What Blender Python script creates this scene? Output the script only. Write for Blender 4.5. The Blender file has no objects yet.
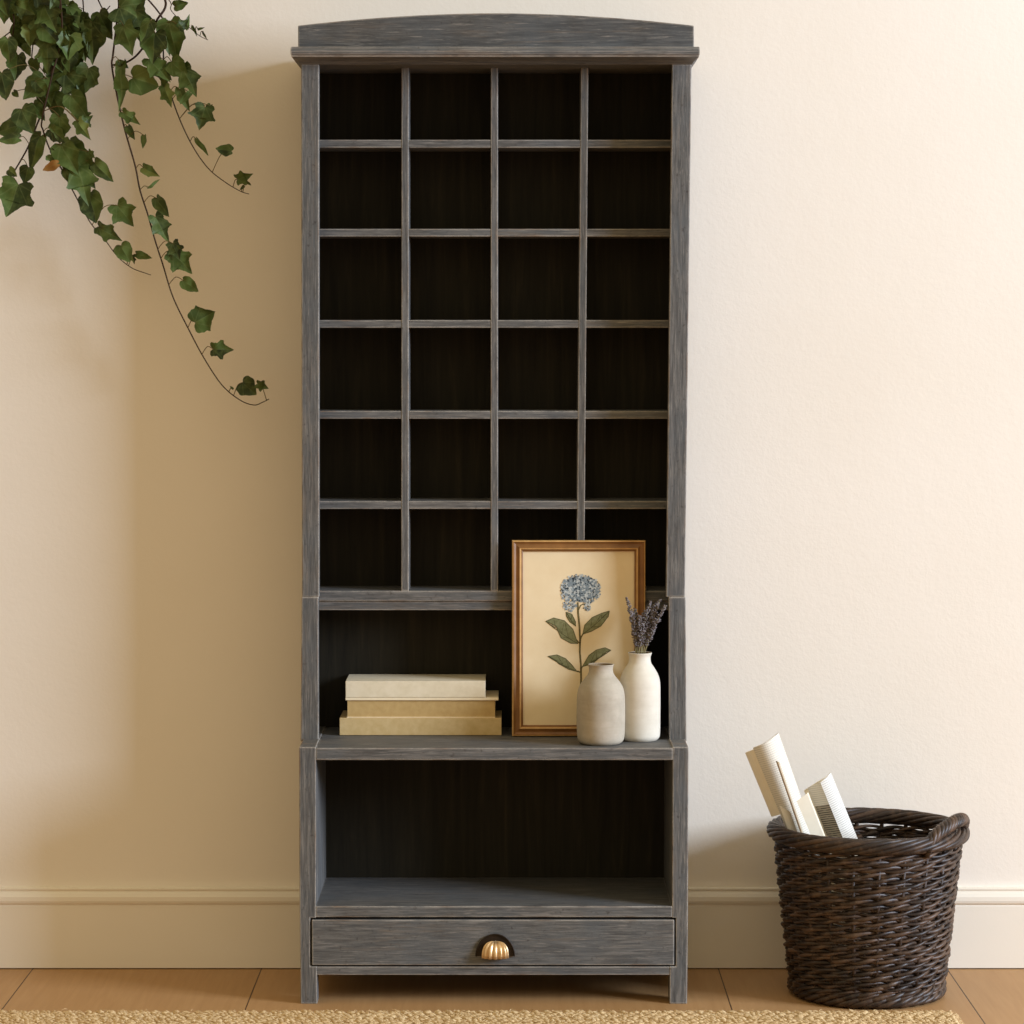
import bpy, math, random
from mathutils import Vector, Matrix
random.seed(11)
C = bpy.context.scene.collection
PI = math.pi

# ------------------------------------------------------------------ camera
FPX = 2832.0
TH = math.atan(172.0 / FPX)
WALL_D = 5.824                     # horizontal distance from the camera to the back wall (wall is Y = 0)
CAM = Vector((0, -WALL_D, 1.303))
FWD = Vector((0, math.cos(TH), -math.sin(TH)))
UPV = Vector((0, math.sin(TH), math.cos(TH)))
RGT = Vector((1, 0, 0))

def at(u, v, Y):
    d = FWD + RGT * ((u - 512) / FPX) + UPV * ((512 - v) / FPX)
    return CAM + d * ((Y - CAM.y) / d.y)

def X(u, v, Y): return at(u, v, Y).x
def Z(v, Y): return at(512, v, Y).z

cam = bpy.data.cameras.new('camera'); cam.lens = FPX / 1024 * 36; cam.sensor_width = 36
co = bpy.data.objects.new('camera', cam); C.objects.link(co)
co.location = CAM; co.rotation_euler = (PI / 2 - TH, 0, 0)
bpy.context.scene.camera = co
vs = bpy.context.scene.view_settings
vs.view_transform = 'Standard'; vs.look = 'None'; vs.gamma = 1; vs.use_curve_mapping = False
vs.exposure = 0.0

# ------------------------------------------------------------------ mesh helpers
class MB:
    def __init__(s): s.v = []; s.f = []; s.m = []; s.uv = {}
    def add(s, vs, fs, m=0):
        b = len(s.v); s.v += [tuple(p) for p in vs]
        for f in fs: s.f.append(tuple(i + b for i in f)); s.m.append(m)
        return b
    def hexa(s, p, m=0):            # 8 corners: bottom ring 0-3, top ring 4-7
        s.add(p, [(0, 3, 2, 1), (4, 5, 6, 7), (0, 1, 5, 4), (1, 2, 6, 5), (2, 3, 7, 6), (3, 0, 4, 7)], m)
    def box(s, x0, x1, y0, y1, z0, z1, m=0):
        s.hexa([(x0, y0, z0), (x1, y0, z0), (x1, y1, z0), (x0, y1, z0), (x0, y0, z1), (x1, y0, z1), (x1, y1, z1), (x0, y1, z1)], m)
    def tube(s, pts, r, n=6, m=0, closed=False, cap=True):
        pts = [Vector(p) for p in pts]; N = len(pts)
        rs = r if isinstance(r, (list, tuple)) else [r] * N
        vs = []; ref = None
        for i, p in enumerate(pts):
            if closed: t = pts[(i + 1) % N] - pts[i - 1]
            else: t = pts[min(i + 1, N - 1)] - pts[max(i - 1, 0)]
            if t.length < 1e-9: t = Vector((0, 0, 1))
            t.normalize()
            if ref is None:
                ref = Vector((0, 0, 1)) if abs(t.z) < .9 else Vector((1, 0, 0))
            a = ref - t * ref.dot(t)
            if a.length < 1e-6: a = t.orthogonal()
            a.normalize(); ref = a; b = t.cross(a)
            for k in range(n):
                w = 2 * PI * k / n
                vs.append(p + (a * math.cos(w) + b * math.sin(w)) * rs[i])
        fs = []
        for i in range(N if closed else N - 1):
            j = (i + 1) % N
            for k in range(n):
                l = (k + 1) % n
                fs.append((i * n + k, i * n + l, j * n + l, j * n + k))
        if cap and not closed:
            fs.append(tuple(range(n - 1, -1, -1))); fs.append(tuple((N - 1) * n + k for k in range(n)))
        return s.add(vs, fs, m)
    def lathe(s, prof, c, n=48, m=0, closed=False):
        vs = []
        for r, z in prof:
            for k in range(n):
                w = 2 * PI * k / n
                vs.append((c[0] + r * math.cos(w), c[1] + r * math.sin(w), c[2] + z))
        fs = []
        for i in range(len(prof) - 1):
            for k in range(n):
                l = (k + 1) % n
                fs.append((i * n + k, i * n + l, (i + 1) * n + l, (i + 1) * n + k))
        b = s.add(vs, fs, m)
        if prof[0][0] > 1e-6: s.f.append(tuple(b + k for k in range(n - 1, -1, -1))); s.m.append(m)
        return b
    def prism(s, poly, y0, y1, m=0):  # poly in (x, z), extruded along y (poly seen from -y counter-clockwise)
        n = len(poly)
        vs = [(x, y0, z) for x, z in poly] + [(x, y1, z) for x, z in poly]
        fs = [tuple(range(n)), tuple(range(2 * n - 1, n - 1, -1))]
        for i in range(n):
            j = (i + 1) % n; fs.append((i, i + n, j + n, j))
        s.add(vs, fs, m)
    def prism_x(s, poly, x0, x1, m=0):  # poly in (y, z), extruded along x
        n = len(poly)
        vs = [(x0, y, z) for y, z in poly] + [(x1, y, z) for y, z in poly]
        fs = [tuple(range(n)), tuple(range(2 * n - 1, n - 1, -1))]
        for i in range(n):
            j = (i + 1) % n; fs.append((i, i + n, j + n, j))
        s.add(vs, fs, m)
    def build(s, name, mats, parent=None, smooth=False, bevel=0, origin=None, mat4=None, segs=2):
        me = bpy.data.meshes.new(name)
        o0 = Vector((0, 0, 0))
        if parent is not None:
            p = parent
            while p.parent: p = p.parent
            if mat4 is None: o0 = p.location.copy()
        elif origin is not None: o0 = Vector(origin)
        me.from_pydata([tuple(Vector(p) - o0) for p in s.v], [], s.f)
        if not isinstance(mats, (list, tuple)): mats = [mats]
        for m in mats: me.materials.append(m)
        me.polygons.foreach_set('material_index', s.m)
        if smooth: me.polygons.foreach_set('use_smooth', [True] * len(s.f))
        if s.uv:
            ul = me.uv_layers.new(name='UVMap')
            for l in me.loops: ul.data[l.index].uv = s.uv.get(l.vertex_index, (0, 0))
        import bmesh
        bm = bmesh.new(); bm.from_mesh(me); bmesh.ops.recalc_face_normals(bm, faces=bm.faces) if not s.uv else None
        bm.to_mesh(me); bm.free()
        me.update()
        o = bpy.data.objects.new(name, me); C.objects.link(o)
        if parent is not None: o.parent = parent
        elif origin is not None: o.location = o0
        if bevel:
            b = o.modifiers.new('bevel', 'BEVEL'); b.width = bevel; b.segments = segs; b.limit_method = 'ANGLE'; b.angle_limit = math.radians(40)
            b.harden_normals = False
        return o

def tag(o, label=None, cat=None, group=None, kind=None):
    if label: o['label'] = label
    if cat: o['category'] = cat
    if group: o['group'] = group
    if kind: o['kind'] = kind
    return o

def thing(name, label, cat, loc, group=None, rot=(0, 0, 0)):
    o = bpy.data.objects.new(name, None); C.objects.link(o); o.location = loc; o.rotation_euler = rot
    o.empty_display_size = .05
    return tag(o, label, cat, group)

# ------------------------------------------------------------------ materials
def lin(c):
    return tuple(((x / 255) / 12.92 if x / 255 <= .04045 else ((x / 255 + .055) / 1.055) ** 2.4) for x in c) + (1,)

class NT:
    def __init__(s, name, rough=.6, spec=.3):
        s.m = bpy.data.materials.new(name); s.m.use_nodes = True
        s.n = s.m.node_tree.nodes; s.l = s.m.node_tree.links
        s.b = s.n['Principled BSDF']; s.b.inputs['Roughness'].default_value = rough
        s.b.inputs['Specular IOR Level'].default_value = spec
    def node(s, t, **kw):
        n = s.n.new(t)
        for k, v in kw.items():
            if k in n.inputs: n.inputs[k].default_value = v
            else: setattr(n, k, v)
        return n
    def link(s, a, b): s.l.new(a, b)
    def coords(s, scale=(1, 1, 1), kind='Object', rot=(0, 0, 0)):
        tc = s.node('ShaderNodeTexCoord'); mp = s.node('ShaderNodeMapping')
        mp.inputs['Scale'].default_value = scale; mp.inputs['Rotation'].default_value = rot
        s.link(tc.outputs[kind], mp.inputs[0]); return mp.outputs[0]
    def noise(s, vec, scale=5, detail=4, rough=.55, dist=0):
        n = s.node('ShaderNodeTexNoise'); n.inputs['Scale'].default_value = scale; n.inputs['Detail'].default_value = detail
        n.inputs['Roughness'].default_value = rough; n.inputs['Distortion'].default_value = dist
        s.link(vec, n.inputs['Vector']); return n.outputs[0]
    def ramp(s, fac, stops, interp='LINEAR'):
        r = s.node('ShaderNodeValToRGB'); r.color_ramp.interpolation = interp
        e = r.color_ramp.elements
        while len(e) < len(stops): e.new(.5)
        for i, (p, c) in enumerate(stops):
            e[i].position = p; e[i].color = c if len(c) == 4 else lin(c)
        s.link(fac, r.inputs[0]); return r.outputs[0]
    def mix(s, fac, a, b, mode='MIX'):
        n = s.node('ShaderNodeMix', data_type='RGBA', blend_type=mode)
        for k, v in ((0, fac), (6, a), (7, b)):
            if hasattr(v, 'is_output'): s.link(v, n.inputs[k])
            else: n.inputs[k].default_value = v
        return n.outputs[2]
    def math(s, op, a, b=None, c=None):
        n = s.node('ShaderNodeMath', operation=op)
        for i, v in enumerate((a, b, c)):
            if v is None: continue
            if hasattr(v, 'is_output'): s.link(v, n.inputs[i])
            else: n.inputs[i].default_value = v
        return n.outputs[0]
    def bump(s, h, strength=.3, dist=.002):
        n = s.node('ShaderNodeBump'); n.inputs['Strength'].default_value = strength; n.inputs['Distance'].default_value = dist
        s.link(h, n.inputs['Height']); s.link(n.outputs[0], s.b.inputs['Normal'])
    def color(s, c):
        if hasattr(c, 'is_output'): s.link(c, s.b.inputs['Base Color'])
        else: s.b.inputs['Base Color'].default_value = c
    def rgb(s, c):
        n = s.node('ShaderNodeRGB'); n.outputs[0].default_value = lin(c); return n.outputs[0]

def K(v): return (v, v, v, 1)
W0, W1 = K(0), K(1)

def m_wall():
    t = NT('plaster_wall', .85, .15)
    v = t.coords()
    a = t.noise(v, 1.3, 3); c = t.ramp(a, [(.3, (236, 226, 211)), (.7, (241, 232, 219))]); t.color(c)
    f = t.noise(v, 130, 3, .6); g = t.noise(v, 28, 3, .6)
    h = t.math('ADD', t.math('MULTIPLY', f, .6), g); t.bump(h, .28, .0018)
    return t.m
def m_base():
    t = NT('painted_baseboard', .55, .3)
    v = t.coords(); a = t.noise(v, 2, 3); t.color(t.ramp(a, [(.3, (233, 223, 206)), (.7, (239, 230, 214))]))
    t.bump(t.noise(v, 160, 2), .12, .001); return t.m

def m_floor(x0, w):
    t = NT('oak_floor', .5, .3)
    tc = t.node('ShaderNodeTexCoord'); sep = t.node('ShaderNodeSeparateXYZ'); t.link(tc.outputs['Object'], sep.inputs[0])
    p = t.math('DIVIDE', t.math('SUBTRACT', sep.outputs[0], x0), w)
    fr = t.math('FRACT', p); idx = t.math('FLOOR', p)
    wn = t.node('ShaderNodeTexWhiteNoise', noise_dimensions='1D'); t.link(idx, wn.inputs['W'])
    e = t.math('ABSOLUTE', t.math('SUBTRACT', fr, .5))
    seam = t.math('MULTIPLY', t.math('GREATER_THAN', e, .4974), t.math('GREATER_THAN', t.math('ABSOLUTE', t.math('SUBTRACT', p, 1.0)), .1))
    g = t.noise(t.coords((26, 1.6, 1)), 3, 6, .6, .4); g2 = t.noise(t.coords((5, 1.2, 1)), 2, 3)
    c = t.ramp(g, [(.25, (164, 124, 80)), (.5, (173, 133, 88)), (.75, (181, 141, 96))])
    c = t.mix(t.math('MULTIPLY', g2, .35), c, lin((162, 117, 70)))
    c = t.mix(t.math('MULTIPLY', wn.outputs[0], .22), c, lin((196, 152, 104)))
    c = t.mix(seam, c, lin((66, 42, 22))); t.color(c)
    t.bump(t.math('SUBTRACT', g, t.math('MULTIPLY', seam, 3)), .15, .0015)
    return t.m

def m_paint(name, axis, k=1.0):
    """distressed grey chalk paint over brown wood; grain along the axis; bare wood at the worn edges"""
    t = NT(name, .62, .3)
    sc = {'z': (150, 150, 9), 'x': (9, 150, 150), 'y': (150, 9, 150)}[axis]
    v = t.coords(sc); v1 = t.coords()
    g = t.noise(v, 1.5, 6, .7, .5); big = t.noise(v1, 9, 4, .6); spot = t.noise(v1, 95, 5, .7)
    sc2 = {'z': (40, 40, 3), 'x': (3, 40, 40), 'y': (40, 3, 40)}[axis]
    streak = t.noise(t.coords(sc2), 2.0, 6, .65, .3)
    c = t.ramp(g, [(.3, tuple(x * k for x in (64, 63, 62))), (.5, tuple(x * k for x in (95, 93, 90))), (.7, tuple(x * k for x in (128, 124, 119)))])
    c = t.mix(t.ramp(big, [(.42, W0), (.68, K(.5))]), c, lin((86, 91, 95)))
    c = t.mix(t.ramp(streak, [(.56, W0), (.70, K(.5))]), c, lin((116, 103, 90)))
    c = t.mix(t.ramp(streak, [(.28, K(.6)), (.42, W0)]), c, lin((62, 60, 60)))
    c = t.mix(t.ramp(spot, [(.60, W0), (.70, K(.7))]), c, lin((54, 48, 44)))
    c = t.mix(t.ramp(t.noise(v, 2.4, 5, .7), [(.58, W0), (.72, K(.55))]), c, lin((166, 158, 148)))
    bv = t.node('ShaderNodeBevel', samples=6); bv.inputs['Radius'].default_value = .0045
    geo = t.node('ShaderNodeNewGeometry')
    dt = t.node('ShaderNodeVectorMath', operation='DOT_PRODUCT'); t.link(bv.outputs[0], dt.inputs[0]); t.link(geo.outputs['True Normal'], dt.inputs[1])
    edge = t.ramp(dt.outputs['Value'], [(.90, W1), (.9985, W0)])
    en = t.ramp(t.noise(v1, 24, 5, .65), [(.34, K(.2)), (.54, W1)])
    em = t.math('MULTIPLY', edge, en)
    wc = t.ramp(t.noise(v1, 14, 3), [(.5, (200, 190, 176)), (.68, (164, 128, 92))])
    c = t.mix(t.math('MULTIPLY', em, .9), c, wc)
    t.color(c); t.bump(t.math('ADD', g, t.math('MULTIPLY', spot, .5)), .4, .0015)
    return t.m

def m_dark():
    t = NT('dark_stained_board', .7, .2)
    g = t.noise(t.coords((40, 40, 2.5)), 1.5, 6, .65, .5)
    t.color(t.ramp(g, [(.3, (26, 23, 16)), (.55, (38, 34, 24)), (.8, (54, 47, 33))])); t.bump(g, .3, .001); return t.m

def m_plain(name, c1, c2, scale=20, rough=.6, spec=.3, bump=.1, stretch=(1, 1, 1), metal=0):
    t = NT(name, rough, spec); v = t.coords(stretch)
    n = t.noise(v, scale, 4, .6); t.color(t.ramp(n, [(.3, c1), (.7, c2)]))
    if bump: t.bump(n, bump, .001)
    t.b.inputs['Metallic'].default_value = metal
    return t.m

def m_ceramic(name, c1, c2, dark):
    t = NT(name, .78, .2); v = t.coords()
    band = t.noise(t.coords((8, 8, 50)), 1.3, 5, .7); n = t.noise(v, 35, 5, .65)
    c = t.ramp(n, [(.3, c1), (.7, c2)])
    c = t.mix(t.ramp(band, [(.40, W0), (.85, K(.35))]), c, lin(dark))
    c = t.mix(t.ramp(t.noise(v, 210, 2, .5), [(.70, W0), (.78, K(.5))]), c, lin(dark)); t.color(c)
    t.bump(t.math('ADD', n, band), .25, .001); return t.m

def m_leaf(name='ivy_leaf', dark=(32, 44, 17), mid=(68, 86, 36), light=(112, 126, 68)):
    t = NT(name, .5, .28)
    geo = t.node('ShaderNodeNewGeometry')
    c = t.ramp(geo.outputs['Random Per Island'], [(0, dark), (.55, mid), (.88, mid), (1, light)])
    uv = t.node('ShaderNodeTexCoord'); sep = t.node('ShaderNodeSeparateXYZ'); t.link(uv.outputs['UV'], sep.inputs[0])
    xx = t.math('ABSOLUTE', sep.outputs[0]); yy = sep.outputs[1]
    ang = t.math('ARCTAN2', xx, t.math('ADD', yy, .02))
    vein = None
    for a0 in (0.0, .72, 1.35):
        d = t.math('MULTIPLY', t.math('ABSOLUTE', t.math('SUBTRACT', ang, a0)), t.math('SQRT', t.math('ADD', t.math('MULTIPLY', xx, xx), t.math('MULTIPLY', yy, yy))))
        k = t.math('LESS_THAN', d, .018); vein = k if vein is None else t.math('MAXIMUM', vein, k)
    mott = t.noise(t.coords((1, 1, 1)), 60, 4, .6)
    c = t.mix(t.ramp(mott, [(.45, W0), (.75, K(.45))]), c, lin(light))
    c = t.mix(t.math('MULTIPLY', vein, .16), c, lin((128, 140, 92))); t.color(c)
    t.bump(mott, .25, .002)
    t.b.inputs['Subsurface Weight'].default_value = 0
    return t.m

def m_wick():
    t = NT('dark_willow', .46, .42); geo = t.node('ShaderNodeNewGeometry'); v = t.coords()
    c = t.ramp(geo.outputs['Random Per Island'], [(0, (34, 23, 17)), (.5, (56, 40, 29)), (1, (84, 62, 46))])
    n = t.noise(v, 60, 5, .65); c = t.mix(t.ramp(n, [(.45, W0), (.72, K(.7))]), c, lin((108, 84, 64)))
    c = t.mix(t.ramp(t.noise(v, 22, 3), [(.35, K(.7)), (.55, W0)]), c, lin((28, 19, 14)))
    t.color(c); t.bump(n, .4, .001); return t.m

def m_print(name, paper=(226, 219, 204), ink=(120, 114, 104), freq=420, hi=.3, axis=2):
    """paper with fine lines of unreadable print running across it"""
    t = NT(name, .7, .2)
    tc = t.node('ShaderNodeTexCoord'); sep = t.node('ShaderNodeSeparateXYZ'); t.link(tc.outputs['Object'], sep.inputs[0])
    s = t.math('SINE', t.math('MULTIPLY', sep.outputs[axis], freq * 2 * PI))
    ln = t.ramp(s, [(.15, W0), (.7, W1)])
    brk = t.ramp(t.noise(t.coords((60, 60, 160)), 1.6, 2, .5), [(.30, K(.35)), (.45, W1)])
    f = t.math('MULTIPLY', t.math('MULTIPLY', ln, brk), hi)
    t.color(t.mix(f, lin(paper), lin(ink))); return t.m

M = dict(
    wall=m_wall(), base=m_base(), pv=m_paint('grey_paint_vertical', 'z'), ph=m_paint('grey_paint_horizontal', 'x'), dark=m_dark(), pc=m_paint('grey_paint_crest', 'x', .84),
    cream=m_plain('cream_book_cloth', (222, 208, 178), (234, 221, 194), 60, .75, .2, .15),
    tan=m_plain('tan_book_cloth', (188, 156, 102), (202, 172, 118), 70, .75, .2, .2),
    ochre=m_plain('straw_book_cloth', (198, 170, 118), (212, 186, 138), 70, .75, .2, .2),
    pages=m_plain('book_pages', (196, 163, 106), (214, 186, 132), 4, .85, .1, .3, (1, 1, 220)),
    boardc=m_plain('pale_book_board', (240, 222, 186), (246, 230, 198), 50, .7, .2, .1),
    bronze=m_plain('dark_bronze', (34, 26, 19), (54, 42, 30), 60, .5, .5, .2, metal=.6),
    brass=m_plain('aged_brass', (206, 166, 116), (238, 206, 160), 50, .34, .5, .15, metal=.75),
    gilt=m_plain('walnut_frame_wood', (116, 76, 36), (144, 98, 50), 30, .38, .45, .1, (1, 1, 1)),
    giltl=m_plain('gilt_bead', (184, 140, 82), (208, 164, 104), 60, .35, .5, .1),
    paper=m_plain('cream_print_paper', (232, 210, 170), (238, 218, 180), 25, .85, .1, .05),
    leaf=m_leaf(), browned=m_leaf('browned_ivy_leaf', (126, 88, 40), (142, 98, 44), (150, 116, 60)),
    stem=m_plain('ivy_stem', (44, 30, 20), (66, 46, 28), 40, .7, .2, .2),
    petiole=m_plain('ivy_leaf_stalk', (84, 74, 40), (110, 92, 52), 40, .6, .2, .1),
    vase1=m_ceramic('grey_beige_stoneware', (168, 158, 141), (186, 175, 157), (140, 127, 107)),
    vase2=m_ceramic('off_white_stoneware', (212, 203, 186), (224, 216, 200), (190, 178, 156)),
    vin=m_plain('vase_inside', (120, 102, 80), (140, 120, 96), 30, .85, .1, .1),
    wick=m_wick(),
    wickin=m_plain('dark_willow_stake', (40, 28, 20), (66, 48, 36), 45, .5, .4, .3),
    jute=m_plain('jute_fibre', (176, 142, 97), (232, 206, 162), 130, .85, .1, .5),
    lavs=m_plain('dried_lavender_stem', (128, 118, 82), (150, 138, 100), 40, .8, .1, .1),
    lavf=m_plain('dried_lavender_flower', (72, 65, 68), (152, 143, 142), 260, .85, .1, .2),
    pot=m_plain('terracotta', (176, 120, 88), (190, 134, 100), 25, .8, .2, .2),
    oak=m_plain('oak_bracket', (150, 108, 66), (176, 132, 86), 10, .6, .3, .1, (2, 20, 20)),
    soil=m_plain('potting_soil', (46, 34, 26), (66, 50, 38), 60, .95, .05, .6),
    white=m_plain('white_sheet', (240, 234, 222), (246, 241, 231), 30, .75, .15, .05),
    creamsheet=m_plain('cream_sheet', (236, 224, 200), (242, 232, 210), 30, .75, .15, .05),
    board=m_plain('brown_board', (128, 104, 76), (150, 124, 92), 60, .7, .2, .1),
    lined=m_print('finely_printed_page', freq=230, hi=.30),
    news=m_print('newsprint', (232, 227, 217), (120, 114, 106), 230, .42),
    newsd=m_print('dense_newsprint', (170, 158, 138), (44, 37, 30), 215, .95),
)
def flat(name, c): 
    t = NT(name, .85, .1); v = t.coords(); t.color(t.ramp(t.noise(v, 180, 4), [(.3, tuple(max(0, x - 14) for x in c)), (.7, tuple(min(255, x + 12) for x in c))])); return t.m
PR = dict(stem=flat('printed_stem_ink', (108, 98, 66)), leaf=flat('printed_leaf_ink', (128, 128, 92)), vein=flat('printed_vein_ink', (84, 82, 54)),
          b1=flat('printed_petal_blue', (134, 146, 152)), b2=flat('printed_petal_pale', (190, 195, 192)), b3=flat('printed_petal_dark', (56, 66, 74)))

# ------------------------------------------------------------------ the room
x0 = at(262, 967, 0).x; wv = at(490, 967, 0).x - x0
b = MB(); b.add([(-3.2, 0, 0), (3.2, 0, 0), (3.2, 0, 2.75), (-3.2, 0, 2.75), (-3.2, .1, 0), (3.2, .1, 0), (3.2, .1, 2.75), (-3.2, .1, 2.75)],
                [(0, 1, 2, 3), (5, 4, 7, 6), (3, 2, 6, 7), (0, 4, 5, 1), (0, 3, 7, 4), (1, 5, 6, 2)])
tag(b.build('wall_back', M['wall']), kind='structure')
b = MB(); b.box(-3.2, 3.2, -6.6, .1, -.08, 0)
tag(b.build('floor', m_floor(x0, wv)), kind='structure')
zt = Z(888.6, -.018); zm = Z(905.6, -.018)
prof = [(0, .0022), (-.016, .0022), (-.016, zm - .002), (-.0145, zm), (-.0145, zm + .003), (-.019, zm + .0045), (-.0205, zm + .010), (-.020, zm + .018), (-.0165, zt - .011),
        (-.0125, zt - .0075), (-.0115, zt - .0055), (-.0135, zt - .0045), (-.014, zt - .001), (-.012, zt), (0, zt)]
b = MB(); b.prism_x([(y - .0, z) for y, z in prof], -3.2, 3.2)
tag(b.build('baseboard_back', M['base']), kind='structure')

# ------------------------------------------------------------------ the cabinet
YB, YH, YG, YK = -.324, -.214, -.140, -.026
YW = -.022                          # back of the carcass
TS = Z(748.0, YB)                   # top of the display shelf
cab = thing('pigeonhole_cabinet', 'tall distressed grey wooden cabinet with pigeonholes, open shelves and one drawer against the wall', 'cabinet', (X(494, 1004, YB), -.17, 0))

def vpost(mb, u0t, u1t, vt, u0b, u1b, vb, yf, yb, flush=None):
    """board with its front face between two pixel lines on plane yf, going straight back to yb"""
    a = at(u0b, vb, yf); c = at(u1b, vb, yf); d = at(u1t, vt, yf); e = at(u0t, vt, yf)
    mb.hexa([(a.x, yf, a.z), (c.x, yf, c.z), (c.x, yb, c.z), (a.x, yb, a.z), (e.x, yf, e.z), (d.x, yf, d.z), (d.x, yb, d.z), (e.x, yb, e.z)])

zd0, zd1 = Z(965.6, YB), Z(918.6, YB)      # drawer opening
zr = Z(975, YB)                            # underside of bottom rail
vtop = 747
# base: continuous front posts notched beside the drawer, side boards behind them, rear feet
for side in (0, 1):
    if side == 0:
        pl = [(299, vtop), (299.6, 917.6), (300.3, 966.4), (300.6, 1004), (317.3, 1004), (316.8, 966.4), (310.2, 966.4), (310.2, 918), (316, 918), (316, vtop)]
        bx = (299.6, 316)
    else:
        pl = [(672.6, vtop), (672, 918), (675.8, 918), (675.8, 966.4), (669.8, 966.4), (669.5, 1004), (687, 1004), (687.4, 966.4), (687.9, 917.6), (688.6, vtop)]
        bx = (672.2, 688)
    pts = [at(u, v, YB) for u, v in pl]
    pts = [(p.x, 0.0 if v == 1004 else p.z) for p, (u, v) in zip(pts, pl)]
    m = MB(); m.prism(pts, YB, YB + .045); m.build('front_post', M['pv'], cab, bevel=.0016)
    xa_, xb_ = X(bx[0], 860, YB), X(bx[1], 860, YB); zb = Z(976, YB)
    m = MB(); m.box(xa_, xb_, YB + .0451, YW, zb, Z(vtop, YB)); m.build('base_side_panel', M['pv'], cab, bevel=.0012)
    m = MB(); m.box(xa_, xb_, YW - .045, YW, 0, zb); m.build('rear_foot', M['pv'], cab, bevel=.0012)
    h = MB()                       # hutch side: a stile facing the room with a thinner board behind it
    if side == 0:
        vpost(h, 301, 319, 64, 302, 319.2, 597, YH, YH + .02); vpost(h, 301.6, 318.3, 597, 300.6, 318.6, 741.5, YH, YH + .02)
        vpost(h, 301, 309, 64, 302, 309, 597, YH + .0195, YW); vpost(h, 301.6, 309, 597, 300.6, 309, 741.5, YH + .0195, YW)
    else:
        vpost(h, 672, 691.6, 64, 666, 685, 597, YH, YH + .02); vpost(h, 668.6, 685.6, 597, 669.2, 686.6, 741.5, YH, YH + .02)
        vpost(h, 682, 691.6, 64, 677, 685, 597, YH + .0195, YW); vpost(h, 677, 685.6, 597, 678, 686.6, 741.5, YH + .0195, YW)
    h.build('hutch_side_panel', M['pv'], cab, bevel=.0018)
# back panel
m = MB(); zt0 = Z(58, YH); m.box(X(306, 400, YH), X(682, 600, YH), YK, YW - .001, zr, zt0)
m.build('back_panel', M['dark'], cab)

def hshelf(name, v0, v1, ul, ur, yf, yb=YK, taper=0, mat='ph', bev=.0014):
    z1, z0 = Z(v0, yf), Z(v1, yf)
    m = MB(); m.box(X(ul, v0, yf), X(ur, v0, yf), yf, yb, z0, z1)
    return m.build(name, M[mat], cab, bevel=bev)
# pigeonhole shelves and dividers
for v0, v1, ul, ur in ((139.7, 147.8, 308, 683), (228.8, 236.6, 308, 682), (320, 327.8, 308, 681), (410.8, 418.8, 308, 680), (501, 509, 308, 678)):
    hshelf('pigeonhole_shelf', v0, v1, ul, ur, YG)
rows = [57, 139.7, 228.8, 320, 410.8, 501, 590.5]
def xl(a, b_, v): return a + (b_ - a) * (v - 60) / 530.0
DV = [((401.5, 401.2), (408.7, 408.8)), ((490.8, 490.6), (497.9, 498.0)), ((581, 576.4), (588.4, 584.2))]
vis = [(57, 139.9), (147.6, 229), (236.4, 320.2), (327.6, 411), (418.6, 501.2), (508.8, 591)]
for (l0, l1), (r0, r1) in DV:
    m = MB()
    e = .0006
    vpost(m, xl(l0, l1, 57), xl(r0, r1, 57), 57, xl(l0, l1, 590), xl(r0, r1, 590), 591, YG - .0008, YK)
    m.build('pigeonhole_divider', M['pv'], cab, bevel=.0014)
# rail below the pigeonholes: a thick shelf and a thinner strip set back under it
hshelf('waist_shelf', 590.8, 601.2, 308, 678, YG - .002, bev=.002)
hshelf('waist_strip', 601.2, 610.2, 308, 678, YG + .003, YG + .03)
# hutch top board under the cornice
hshelf('hutch_top', 46, 63, 302, 690.5, YH + .003, YW)
# cornice moulding: slab with a cove running back to the hutch on front and sides
m = MB()
CP = .05
zc1, zc0 = Z(46.5, YH - CP), Z(56.3, YH - CP); zc2 = Z(64.5, YH)
xo0, xo1 = X(290.3, 50, YH - CP), X(700, 50, YH - CP); xi0, xi1 = X(300.2, 62, YH), X(692.4, 62, YH)
dz = zc0 - zc2
lay = [(0, zc2), (.25, zc2 + dz * .42), (.55, zc2 + dz * .72), (.88, zc0 - .0006), (.90, zc0 + .002), (.97, zc0 + .004), (1, (zc0 + zc1) / 2), (.97, zc1 - .003), (.93, zc1)]
vsx = []
for t, z in lay:
    a0 = xi0 + (xo0 - xi0) * t; a1 = xi1 + (xo1 - xi1) * t; yf = YH - .001 - (CP - .001) * t
    vsx += [(a0, yf, z), (a1, yf, z), (a1, YW, z), (a0, YW, z)]
fsx = [(0, 3, 2, 1), tuple(len(vsx) - 4 + i for i in range(4))]
for i in range(len(lay) - 1):
    for k in range(4):
        l = (k + 1) % 4; fsx.append((i * 4 + k, i * 4 + l, i * 4 + 4 + l, i * 4 + 4 + k))
m.add(vsx, fsx); m.build('cornice', M['ph'], cab, bevel=.001)
# arched crest board on the cornice
YC = YH - .030
poly = [(X(298, 47, YC), zc1 - .0005), (X(694, 47, YC), zc1 - .0005)]
for i in range(25):
    u = 694 - (694 - 298) * i / 24; s = (u - 496) / 198
    v = 13.2 + 12.4 * abs(s) ** 1.9
    q = at(u, v, YC); poly.append((q.x, q.z))
m = MB(); m.prism(poly, YC, YC + .024); m.build('crest_board', M['pc'], cab, bevel=.0014)
# display shelf, lower shelf, rails
hshelf('display_shelf', 748.0, 760.2, 315.5, 673, YB, YW - .004, bev=.002)
hshelf('lower_shelf', 906.2, 917.4, 315.5, 672.5, YB, YW - .004, bev=.002)
hshelf('bottom_rail', 966.6, 975, 313, 673, YB + .001, YB + .03)
hshelf('bottom_board', 967.4, 972, 313, 673, YB + .03, YW - .004)
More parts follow.
